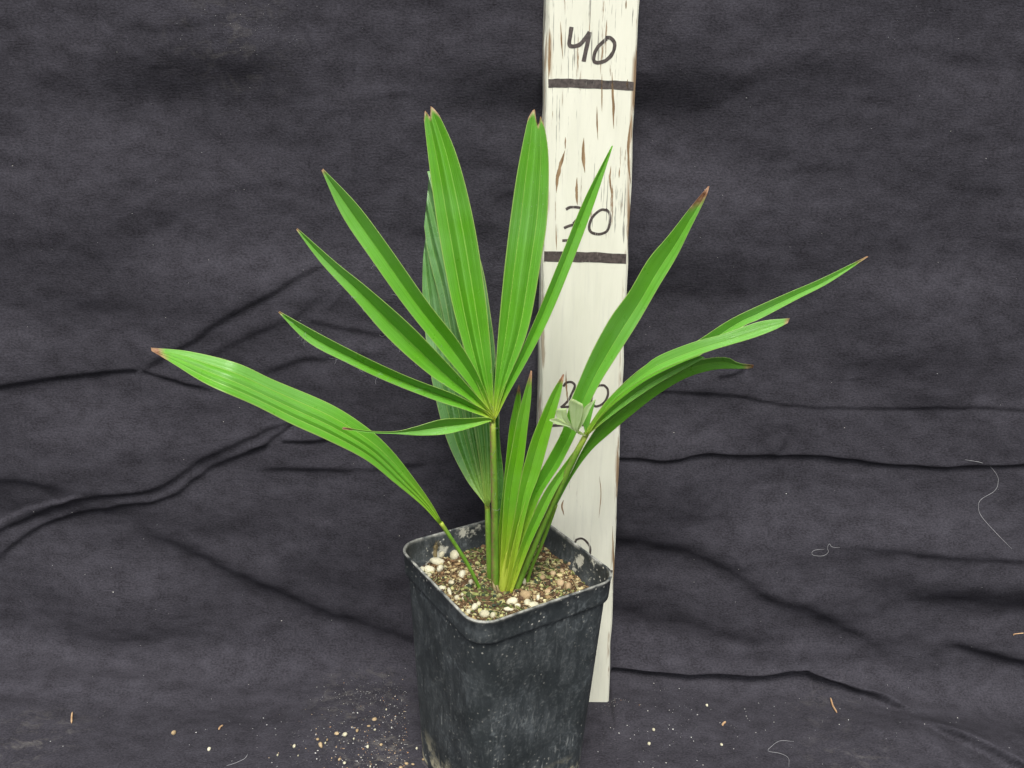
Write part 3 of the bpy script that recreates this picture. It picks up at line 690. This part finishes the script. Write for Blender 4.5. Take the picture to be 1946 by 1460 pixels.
def leaflet(parent, Lp, Rp, Y, mat='leaf', fold=.28, crs=(.5,), brown=0., brown_side=0, yel=0., n=40, K=None, tilt=0., name='leaflet', wave=.0, bifid=None, yl_len=.2, root=None):
    """blade between its two edges Lp and Rp (photo pixels, base to tip); Y = distances along it, fold = depth of the V"""
    root = root or ROOT.get(parent.name)
    if root:                                  # every blade of a fan grows out of the same point on its stalk
        Lp = [(root[0]-2.5, root[1])]+list(Lp); Rp = [(root[0]+2.5, root[1])]+list(Rp); Y = [root[2]]+list(Y[1:])
    L_ = catmull(Lp, n); R_ = catmull(Rp, n)
    tt = np.linspace(0, 1, n); Yt = np.interp(tt, np.linspace(0, 1, len(Y)), Y)
    if len(Y) > 2: Yt = catmull(np.c_[np.linspace(0, 1, len(Y)), Y], n)[:, 1]
    kn = [0.]; amp = [0.]
    for i, c in enumerate(crs):
        if i: kn.append((crs[i-1]+c)/2); amp.append(.12)
        kn.append(c); amp.append(1.)
    kn.append(1.); amp.append(0.)
    us = sorted(set([0, .03, .97, 1]+[round(c+d_, 4) for c in crs for d_ in (-.022, .022)]+[round(a+(b-a)*f, 4) for a, b in zip(kn[:-1], kn[1:]) for f in (0, .25, .5, .75)]+[1.0]))
    us = np.array(us); fz = np.interp(us, kn, amp); K = len(us)
    cm = np.zeros(K)
    for c in crs: cm = np.maximum(cm, (np.abs(us-c) < 1e-6)*1.0)
    ph = random.uniform(0, 6.28)
    V, cols, uv = [], [], []
    for i in range(n):
        t = tt[i]
        wcm = np.linalg.norm(at(*L_[i], Yt[i])-at(*R_[i], Yt[i]))
        pl = wcm/max(1, len(crs))**.8
        fo = fold*(1-.45*t) if np.isscalar(fold) else np.interp(t, np.linspace(0, 1, len(fold)), fold)
        tl = tilt if np.isscalar(tilt) else np.interp(t, np.linspace(0, 1, len(tilt)), tilt)
        for j in range(K):
            te = t
            if bifid: te = t*(1-t**6*(bifid[1]*max(0, 1-abs(us[j]-bifid[0])/bifid[2])+.035*abs(2*us[j]-1)**3+bifid[3]*us[j]))
            p = np.array([np.interp(te, tt, L_[:, q])*(1-us[j])+np.interp(te, tt, R_[:, q])*us[j] for q in (0, 1)])
            # a slight undulation of the margin
            m_ = wave*math.sin(9*t+ph+3*us[j])*wcm
            V.append(at(p[0], p[1], np.interp(te, tt, Yt)+fo*pl*fz[j]+tl*(us[j]-.5)*wcm+m_))
            br = 0.
            if brown: br = min(1, max(0, (t-(1-brown*(1+.5*(us[j]-.5)*brown_side)))/(.35*brown)))
            yl = yel*max(0, 1-t/yl_len)**1.2
            cols.append((br, yl, cm[j]*(1-.5*t))); uv.append((us[j], t))
    F = [(i*K+j, i*K+j+1, (i+1)*K+j+1, (i+1)*K+j) for i in range(n-1) for j in range(K-1)]
    o = mesh_obj(name, rel(V), F, M[mat], parent)
    color_attr(o.data, cols)
    u = o.data.uv_layers.new(name='UVMap'); vi = np.empty(len(o.data.loops), np.int32); o.data.loops.foreach_get('vertex_index', vi)
    u.data.foreach_set('uv', np.array(uv)[vi].ravel())
    md = o.modifiers.new('thickness', 'SOLIDIFY'); md.thickness = .0002; md.offset = 0
    return o

ROOT = {}
# --- the big fan in front -------------------------------------------------
A = stalk([(941, 1128, 42.2), (941, 1060, 42.0), (940, 960, 41.7), (938, 870, 41.5), (936, 798, 41.5)], [.24, .21, .19, .19, .15], fuzz=1.0, yel=(.1, .6))
ROOT[A.name] = (936, 803, 41.28)
leaflet(A, [(936, 798), (880, 778), (830, 762), (740, 727), (660, 690), (585, 650), (529, 594)], [(934, 788), (900, 768), (860, 748), (780, 718), (700, 682), (610, 636), (531, 592)], [41.4, 40.6, 40.2, 40.4], fold=.75, brown=.02, yel=.85, yl_len=.13)
leaflet(A, [(934, 794), (890, 760), (820, 715), (740, 645), (670, 565), (610, 500), (563, 437)], [(937, 788), (900, 745), (850, 690), (780, 618), (700, 548), (640, 500), (565, 434)], [41.4, 41.0, 41.0, 41.4], fold=.75, brown=.015, yel=.85, yl_len=.13)
leaflet(A, [(933, 790), (890, 730), (840, 670), (770, 583), (705, 492), (650, 410), (611, 324)], [(938, 788), (910, 715), (872, 650), (815, 577), (740, 470), (680, 390), (614, 321)], [41.4, 41.3, 41.6, 42.2], fold=.65, brown=.012, yel=.85, yl_len=.13)
leaflet(A, [(932, 788), (915, 748), (888, 680), (862, 590), (838, 470), (820, 350), (803, 204)], [(939, 786), (937, 740), (933, 670), (922, 560), (900, 420), (868, 295), (826, 200)], [41.4, 41.7, 42.4, 43.4], fold=.5, crs=(.30, .66), brown=.004, yel=.85, yl_len=.13, bifid=(.4, .035, .25, 0))
leaflet(A, [(936, 788), (941, 720), (948, 620), (962, 480), (980, 345), (998, 250), (1009, 204)], [(944, 788), (962, 730), (1003, 628), (1030, 485), (1041, 400), (1042, 290), (1029, 214)], [41.4, 41.8, 42.6, 43.6], fold=.5, crs=(.28, .72), brown=.005, yel=.85, yl_len=.13, bifid=(.62, .05, .25, .0))
leaflet(A, [(939, 790), (955, 740), (985, 678), (1020, 600), (1065, 490), (1110, 380), (1162, 278)], [(946, 789), (968, 745), (1005, 680), (1046, 600), (1092, 488), (1130, 385), (1165, 277)], [41.4, 41.6, 42.6, 44.2], fold=.65, crs=(.42,), yel=.85, yl_len=.13)
leaflet(A, [(932, 801), (900, 812), (850, 825), (800, 828), (750, 825), (700, 823), (650, 816)], [(930, 794), (890, 795), (840, 797), (790, 811), (750, 820), (700, 819), (652, 812)], [41.4, 40.2, 39.4, 38.8], fold=.35, brown=.07, yel=.25, wave=.03)
cap = tube_geo(catmull([at(936, 806, 41.5), at(936, 797, 41.58), at(937, 788, 41.66)], 8), [.15, .16, .16, .15, .13, .10, .07, .03], 10)
o = mesh_obj('leaf_hub', rel(cap[0]), cap[1], M['stalk'], A); color_attr(o.data, [(.1, .45, 0)]*len(cap[0]))
# --- the broad joined fan behind it --------------------------------------
B = stalk([(933, 1122, 43.0), (930, 1060, 43.1), (928, 1000, 43.2), (926, 957, 43.38)], [.21, .19, .18, .14], fuzz=.3, yel=(.1, .95))
ROOT[B.name] = (926, 962, 43.16)
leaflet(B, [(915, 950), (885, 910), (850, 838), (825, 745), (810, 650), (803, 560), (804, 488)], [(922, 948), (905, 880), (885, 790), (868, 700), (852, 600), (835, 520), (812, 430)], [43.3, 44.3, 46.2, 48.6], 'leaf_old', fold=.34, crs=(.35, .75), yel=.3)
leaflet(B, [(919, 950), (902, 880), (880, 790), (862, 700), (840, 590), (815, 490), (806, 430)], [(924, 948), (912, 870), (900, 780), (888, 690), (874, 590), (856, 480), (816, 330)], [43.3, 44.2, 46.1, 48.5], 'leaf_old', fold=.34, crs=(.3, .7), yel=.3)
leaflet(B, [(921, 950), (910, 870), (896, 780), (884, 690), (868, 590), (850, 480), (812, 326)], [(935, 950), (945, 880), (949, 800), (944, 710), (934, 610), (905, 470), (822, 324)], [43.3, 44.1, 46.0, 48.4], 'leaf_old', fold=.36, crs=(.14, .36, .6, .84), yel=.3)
cap = tube_geo(catmull([at(926, 966, 43.3), at(926, 955, 43.42), at(926, 947, 43.5)], 8), [.13, .15, .16, .15, .13, .10, .07, .03], 10)
o = mesh_obj('leaf_hub', rel(cap[0]), cap[1], M['stalk'], B); color_attr(o.data, [(.25, .45, 0)]*len(cap[0]))
# --- slender folded leaf standing close behind the main stalk -------------
G = stalk([(950, 1118, 42.9), (950, 1060, 43.0), (950, 1000, 43.0)], [.16, .14, .12], yel=(.3, .2))
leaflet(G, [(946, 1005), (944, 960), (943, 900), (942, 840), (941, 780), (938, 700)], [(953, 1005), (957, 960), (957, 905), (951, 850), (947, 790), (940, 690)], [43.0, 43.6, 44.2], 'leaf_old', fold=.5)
# --- single drooping leaf on the left ------------------------------------
Cc_ = stalk([(916, 1130, 42.0), (905, 1105, 41.9), (890, 1075, 41.8), (865, 1035, 41.6), (838, 994, 41.4)], [.10, .11, .115, .11, .12], fuzz=.35, yel=(0, .7))
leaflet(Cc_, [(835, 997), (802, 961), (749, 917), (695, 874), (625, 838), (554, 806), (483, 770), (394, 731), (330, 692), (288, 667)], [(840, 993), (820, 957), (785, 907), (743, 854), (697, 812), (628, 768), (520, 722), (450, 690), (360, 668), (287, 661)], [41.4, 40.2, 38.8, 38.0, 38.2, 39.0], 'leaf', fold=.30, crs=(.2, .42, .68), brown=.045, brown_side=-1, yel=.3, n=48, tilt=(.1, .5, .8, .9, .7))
# --- arching leaf on the right -------------------------------------------
Dd = stalk([(976, 1128, 42.0), (992, 1090, 42.0), (1012, 1045, 41.9), (1035, 992, 41.8), (1061, 936, 41.6), (1090, 872, 41.4), (1115, 824, 41.4)], [.24, .22, .18, .165, .17, .18, .14], fuzz=.35, yel=(.1, .6))
ROOT[Dd.name] = (1114, 829, 41.18)
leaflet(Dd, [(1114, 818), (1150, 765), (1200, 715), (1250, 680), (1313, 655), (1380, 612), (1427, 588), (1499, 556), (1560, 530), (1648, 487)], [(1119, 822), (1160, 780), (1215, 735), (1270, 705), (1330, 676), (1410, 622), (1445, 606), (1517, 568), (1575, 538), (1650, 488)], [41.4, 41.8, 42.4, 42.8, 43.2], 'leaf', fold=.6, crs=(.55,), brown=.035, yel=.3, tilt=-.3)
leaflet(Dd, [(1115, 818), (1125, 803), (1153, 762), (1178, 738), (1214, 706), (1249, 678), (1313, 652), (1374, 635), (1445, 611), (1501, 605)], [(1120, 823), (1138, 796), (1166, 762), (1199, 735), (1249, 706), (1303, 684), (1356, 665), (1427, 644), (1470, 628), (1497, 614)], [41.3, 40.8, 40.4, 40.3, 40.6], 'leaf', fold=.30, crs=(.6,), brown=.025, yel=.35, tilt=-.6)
leaflet(Dd, [(1117, 820), (1140, 795), (1175, 762), (1230, 722), (1290, 692), (1330, 676)], [(1121, 824), (1150, 800), (1190, 770), (1245, 733), (1300, 702), (1340, 680)], [41.35, 41.2, 41.0, 40.9], 'leaf', fold=.4, yel=.6)
leaflet(Dd, [(1111, 818), (1107, 800), (1112, 782), (1126, 762)], [(1117, 820), (1122, 800), (1127, 780), (1132, 760)], [41.35, 41.5, 41.6], 'leaf', fold=.3, yel=.6, n=14)
leaflet(Dd, [(1094, 821), (1086, 806), (1082, 780), (1081, 764), (1088, 758)], [(1098, 822), (1104, 800), (1108, 785), (1109, 775), (1107, 768)], [41.2, 40.8, 40.5], 'leaf_pale', fold=.25, n=14, name='cut_leaflet')
leaflet(Dd, [(1096, 822), (1104, 803), (1108, 786), (1111, 774), (1130, 760)], [(1099, 822), (1108, 806), (1116, 790), (1123, 775), (1132, 759)], [41.2, 40.9, 40.8], 'leaf_pale', fold=.2, n=14, name='cut_leaflet')
leaflet(Dd, [(1077, 811), (1066, 803), (1058, 793), (1056, 780), (1060, 777)], [(1092, 816), (1084, 804), (1079, 794), (1077, 784), (1077, 776)], [41.2, 40.9, 40.7], 'leaf_pale', fold=.2, n=14, name='cut_leaflet')
leaflet(Dd, [(1090, 815), (1070, 809), (1058, 807), (1050, 803), (1044, 799)], [(1088, 811), (1072, 803), (1063, 797), (1056, 795), (1045, 797)], [41.2, 40.9, 40.7], 'leaf_pale', fold=.2, n=14, name='cut_leaflet')
cap = tube_geo(catmull([at(1111, 832, 41.35), at(1115, 823, 41.48), at(1119, 817, 41.55)], 8), [.13, .15, .16, .15, .13, .10, .07, .03], 10)
o = mesh_obj('leaf_hub', rel(cap[0]), cap[1], M['stalk'], Dd); color_attr(o.data, [(.1, .5, 0)]*len(cap[0]))
# --- lower leaf on the thin stalk -----------------------------------------
E_ = stalk([(1000, 1112, 42.6), (1010, 1079, 42.6), (1030, 1032, 42.5), (1045, 992, 42.4), (1056, 960, 42.3)], [.10, .105, .11, .11, .11], fuzz=.2, yel=(.1, .3))
leaflet(E_, [(1054, 960), (1082, 905), (1110, 850), (1150, 792), (1196, 754), (1232, 732), (1267, 710), (1321, 686), (1378, 679), (1403, 690), (1432, 694)], [(1058, 960), (1088, 905), (1122, 858), (1160, 823), (1199, 790), (1249, 751), (1303, 719), (1356, 703), (1400, 701), (1418, 701), (1431, 699)], [42.3, 42.0, 41.6, 41.2, 41.0], 'leaf', fold=.22, crs=(.4,), brown=.03, tilt=.5, n=44)
# --- fresh unfolding leaf in the middle -----------------------------------
Fs = stalk([(956, 1136, 42.0), (957, 1115, 41.9), (960, 1085, 41.9), (964, 1050, 41.9)], [.26, .31, .24, .06], yel=(.9, .0), allyel=.75, name='leaf_base')
leaflet(Fs, [(947, 1125), (946, 1070), (948, 1000), (955, 940), (961, 880), (968, 813), (976, 773), (985, 733)], [(958, 1130), (960, 1070), (966, 1000), (974, 930), (982, 860), (987, 800), (990, 760), (987, 732)], [42.0, 42.1, 42.3, 42.8], 'leaf_new', fold=.55, brown=.05, yel=1., yl_len=.42)
leaflet(Fs, [(950, 1128), (951, 1070), (955, 992), (960, 924), (973, 850), (985, 788), (998, 740), (1009, 704)], [(964, 1130), (968, 1070), (978, 985), (988, 920), (996, 872), (1003, 810), (1009, 760), (1011, 706)], [41.8, 41.7, 41.8, 42.3], 'leaf_new', fold=.552, crs=(.45,), brown=.06, yel=1., yl_len=.42)
leaflet(Fs, [(955, 1130), (962, 1060), (978, 980), (990, 910), (1004, 855), (1018, 815), (1045, 753), (1070, 711)], [(968, 1130), (982, 1060), (1004, 960), (1024, 905), (1040, 848), (1053, 797), (1066, 748), (1072, 712)], [41.7, 41.5, 41.6, 42.2], 'leaf_new', fold=.550, crs=(.45,), brown=.05, yel=.95, yl_len=.4)
leaflet(Fs, [(958, 1130), (974, 1040), (1000, 948), (1036, 880), (1068, 820), (1084, 765), (1100, 725), (1125, 668), (1160, 604), (1196, 554), (1232, 493), (1271, 447), (1313, 393), (1346, 354)], [(970, 1130), (990, 1050), (1024, 950), (1066, 882), (1096, 822), (1120, 768), (1142, 725), (1178, 668), (1214, 611), (1249, 550), (1285, 490), (1313, 433), (1342, 374), (1348, 354)], [41.6, 41.5, 41.7, 42.2, 42.8, 43.4], 'leaf', fold=.55, crs=(.62,), brown=.06, brown_side=-1, yel=.9, yl_len=.24, n=54)
leaflet(Fs, [(960, 1130), (986, 1045), (1010, 985), (1037, 931), (1070, 885), (1098, 848)], [(972, 1130), (1004, 1045), (1030, 988), (1054, 938), (1078, 895), (1099, 849)], [41.5, 41.3, 41.3, 41.5], 'leaf_new', fold=.55, yel=.85, yl_len=.4)
# brown papery sheath at the base
for P, R_ in (([(944, 1112, 41.7), (950, 1130, 41.5), (962, 1142, 41.4)], [.05, .12, .03]), ([(968, 1128, 41.6), (964, 1138, 41.4), (962, 1146, 41.3)], [.04, .10, .03]), ([(936, 1105, 42.0), (942, 1124, 41.8), (948, 1136, 41.6)], [.04, .12, .04])):
    v, f = tube_geo(catmull([at(*p) for p in P], 10), np.interp(np.linspace(0, 1, 10), np.linspace(0, 1, 3), R_), 6)
    o = mesh_obj('dry_sheath', rel(v), f, M['dead'], palm)
# loose hairs along leaf margins
def fibres(parent, P, Y, n, L_):
    Q = catmull(P, 60); V, F = [], []
    for i in range(n):
        q = Q[random.randrange(6, 58)]; a = random.uniform(0, 6.28); l_ = L_*random.uniform(.4, 1.2); t = np.linspace(0, 1, 5); b = random.uniform(-1.5, 1.5)
        pts_ = [at(q[0]+l_*x*math.cos(a+b*x), q[1]+l_*x*math.sin(a+b*x), Y) for x in t]
        v, f = tube_geo(pts_, .005, 3, False); k_ = len(V); V += v; F += [tuple(z+k_ for z in ff) for ff in f]
    o = mesh_obj('margin_fibres', rel(V), F, M['hair'], parent); tag(o, kind='stuff')
fibres(A, [(850, 768), (740, 728), (660, 691), (585, 651), (532, 596)], 40.3, 26, 14)
fibres(A, [(890, 762), (820, 716), (740, 646), (670, 566), (610, 500)], 41.0, 14, 9)
fibres(A, [(890, 731), (840, 671), (770, 584), (705, 493), (650, 411)], 41.5, 14, 9)
fibres(A, [(930, 660), (936, 740), (940, 850), (941, 980)], 41.3, 16, 8)
fibres(Dd, [(1061, 936), (1090, 872), (1110, 830)], 41.4, 10, 9)

# withered stump of an older leaf
b0 = atz(826, 1062, ZS); b0[2] -= .1
v, f = tube_geo(catmull([b0, b0+[.0, .0, .5], b0+[.08, .0, 1.05]], 10), [.17, .16, .14, .13, .13, .14, .15, .16, .14, .08], 9)
V = list(v); F = list(f)
for i in range(36):
    p = b0+np.array([.08, 0, 1.0])+RNG.normal(0, .08, 3)*[1, 1, .5]; q = p+np.array([RNG.normal(0, .12), RNG.normal(0, .12), RNG.uniform(.0, .3)])
    v, f = tube_geo([p, (p+q)/2+RNG.normal(0, .02, 3), q], .010, 3, False); k_ = len(V); V += v; F += [tuple(z+k_ for z in ff) for ff in f]
st = mesh_obj('leaf_stump', np.array(V)-b0, F, M['dead'], None); st.location = Vector(b0)*S
tag(st, 'withered grey brown leaf stump sticking up from the soil by the rim', 'stump')

# ------------------------------------------------------------------ litter on the cloth
gr, ss_, gc = [], [], []
def scatter(cx, cy, sx, sy, n, smin, smax, cols):
    for _ in range(n):
        px, py = cx+RNG.normal()*sx, cy+RNG.normal()*sy
        if 775 < px < 1125 and py > 1150: continue
        if 1010 < px < 1225 and py < 1345: continue
        p, nn = cloth_pt(px, py); s_ = smin+(smax-smin)*RNG.random()**3
        gr.append(p+nn*s_*.3); ss_.append(s_); gc.append(np.array(cols[RNG.integers(len(cols))])*RNG.uniform(.6, 1.1))
wh = [(.55, .55, .54), (.65, .64, .6), (.4, .4, .4)]; br_ = [(.45, .25, .12), (.6, .45, .28), (.55, .53, .45)]
scatter(700, 1400, 75, 45, 420, .012, .06, wh+br_)
scatter(690, 1322, 45, 14, 260, .008, .03, wh)
scatter(760, 1360, 25, 40, 160, .012, .05, wh+br_)
scatter(740, 1440, 60, 18, 260, .010, .045, wh+br_)
scatter(560, 1400, 110, 40, 90, .012, .045, wh)
scatter(1250, 1380, 110, 45, 150, .012, .05, wh)
scatter(1165, 1345, 14, 8, 90, .010, .035, wh+br_)
scatter(1500, 1380, 250, 60, 90, .012, .04, wh)
scatter(470, 55, 50, 30, 200, .008, .03, wh)
scatter(1025, 80, 10, 40, 60, .008, .03, wh)
for _ in range(420):
    scatter(RNG.uniform(0, 1946), RNG.uniform(0, 1460), 3, 3, 1, .012, .042, wh)
dust = crumbs('lint_specks', gr, ss_, gc, M['grain'], .5)
tag(dust, 'tiny white lint and dust specks scattered over the black cloth', 'lint', kind='stuff')
def grain(px, py, wpx, hpx, tilt, tan):
    p, nn = cloth_pt(px, py)
    lab = 'small tan soil crumb spilled on the black cloth floor' if tan else 'small cream pumice grain spilled on the black cloth floor'
    if not tan and round(wpx*6.08) == 64: lab = 'large white oval grain, the largest on the dusty patch beside the pot'
    if tan and round(hpx*6.08) == 60: lab = 'upright tan bark crumb, the tallest on the dusty patch beside the pot'
    o = stone(px, py, wpx, hpx, tilt, tan, float(p[2])+.06, lab, 'tan crumbs spilled on the cloth' if tan else 'cream grains spilled on the cloth', 'spilled_grain', 'grain')
    return o
for x, y, w_, h_2, t_, tn in ((942, 702, 64, 42, 5, 0), (357, 838, 40, 36, 0, 0), (1208, 842, 32, 34, 0, 0), (1290, 650, 34, 22, -20, 0), (718, 802, 22, 24, 0, 0), (1048, 752, 22, 22, 0, 0), (940, 1032, 40, 32, 0, 0), (1422, 415, 22, 20, 0, 0), (1775, 862, 24, 26, 0, 0), (1238, 1076, 22, 22, 0, 0), (404, 950, 20, 18, 0, 0), (167, 940, 20, 22, 0, 0),
                              (1283, 530, 66, 40, -30, 1), (1220, 606, 56, 24, 8, 1), (850, 692, 66, 34, 0, 1), (630, 762, 46, 30, -15, 1), (662, 822, 50, 60, -30, 1), (1085, 662, 42, 36, 0, 1), (880, 994, 40, 30, 25, 1), (1362, 820, 40, 26, 10, 1), (1655, 1038, 50, 24, 10, 1), (1588, 1084, 50, 24, 0, 1), (1730, 1048, 44, 22, 0, 1), (1850, 992, 36, 22, 0, 1), (740, 768, 22, 26, 0, 1)):
    grain(500+x/6.08, 1280+y/6.08, w_/6.08, h_2/6.08, t_, bool(tn))
for x, y, w_ in ((330, 1392, 9), (397, 1424, 8), (1233, 1413, 7), (1242, 1387, 7), (1343, 1340, 6), (1371, 1415, 6)): grain(x, y, w_, w_*.8, 0, x == 330)
def litter(name, P, r, mat, label, cat, group=None):
    Q = []
    for p in P:
        c, nn = cloth_pt(*p); Q.append(c+nn*(r*.8+.01))
    Q = catmull(Q, max(12, 8*len(P))); rr = r*np.interp(np.linspace(0, 1, len(Q)), [0, .15, .85, 1], [.5, 1, 1, .5])
    v, f = tube_geo(Q, rr, 6); o = mesh_obj(name, np.array(v)-Q[0], f, mat, None); o.location = Vector(Q[0])*S
    tag(o, label, cat, group); return o
z5 = lambda P: [(1146+x/2.4325, 480+y/2.4325) for x, y in P]
z4 = lambda P: [(1146+x/2.4325, 960+y/2.4325) for x, y in P]
z3 = lambda P: [(x/2.4325, 960+y/2.4325) for x, y in P]
litter('thread', z5([(1670, 963), (1740, 968), (1800, 1005), (1828, 1060), (1810, 1110), (1750, 1150), (1735, 1190), (1745, 1225), (1800, 1290), (1860, 1350)]), .0135, M['hair'], 'long curved white thread hanging on the black cloth wall', 'thread')
litter('thread', z4([(1075, 182), (1045, 180), (1030, 170), (1020, 185), (1028, 205), (1000, 222), (960, 222), (948, 208), (965, 196), (1010, 192)]), .0105, M['hair'], 'small looped white thread on the lower cloth wall', 'thread')
litter('thread', z4([(880, 1088), (820, 1088), (775, 1110), (765, 1130), (820, 1145), (855, 1165), (858, 1210)]), .0105, M['hair'], 'fine wavy white thread lying on the cloth floor', 'thread')
litter('thread', z3([(1045, 1205), (1080, 1195), (1120, 1175), (1142, 1150)]), .0135, M['hair'], 'short pale fibre lying on the cloth floor beside the spilled grains', 'thread')
litter('straw_piece', z3([(323, 950), (326, 975), (322, 1002)]), .06, M['straw'], 'short orange straw piece lying on the dusty patch of cloth', 'straw')
litter('straw_piece', z4([(1053, 886), (1062, 920), (1083, 957)]), .06, M['straw'], 'tan straw piece lying below the sharp floor fold', 'straw')
litter('straw_piece', z4([(548, 1018), (556, 1010), (562, 1000)]), .07, M['straw'], 'tiny curled tan straw crumb lying on the cloth near the board foot', 'straw')
litter('straw_piece', z3([(1005, 1038), (1016, 1020), (1022, 1010)]), .06, M['straw'], 'tiny tan straw splinter lying among white specks', 'straw')
litter('straw_piece', z4([(1866, 600), (1885, 596), (1905, 592)]), .035, M['straw'], 'thin tan straw sliver caught on the bulging cloth fold', 'straw')
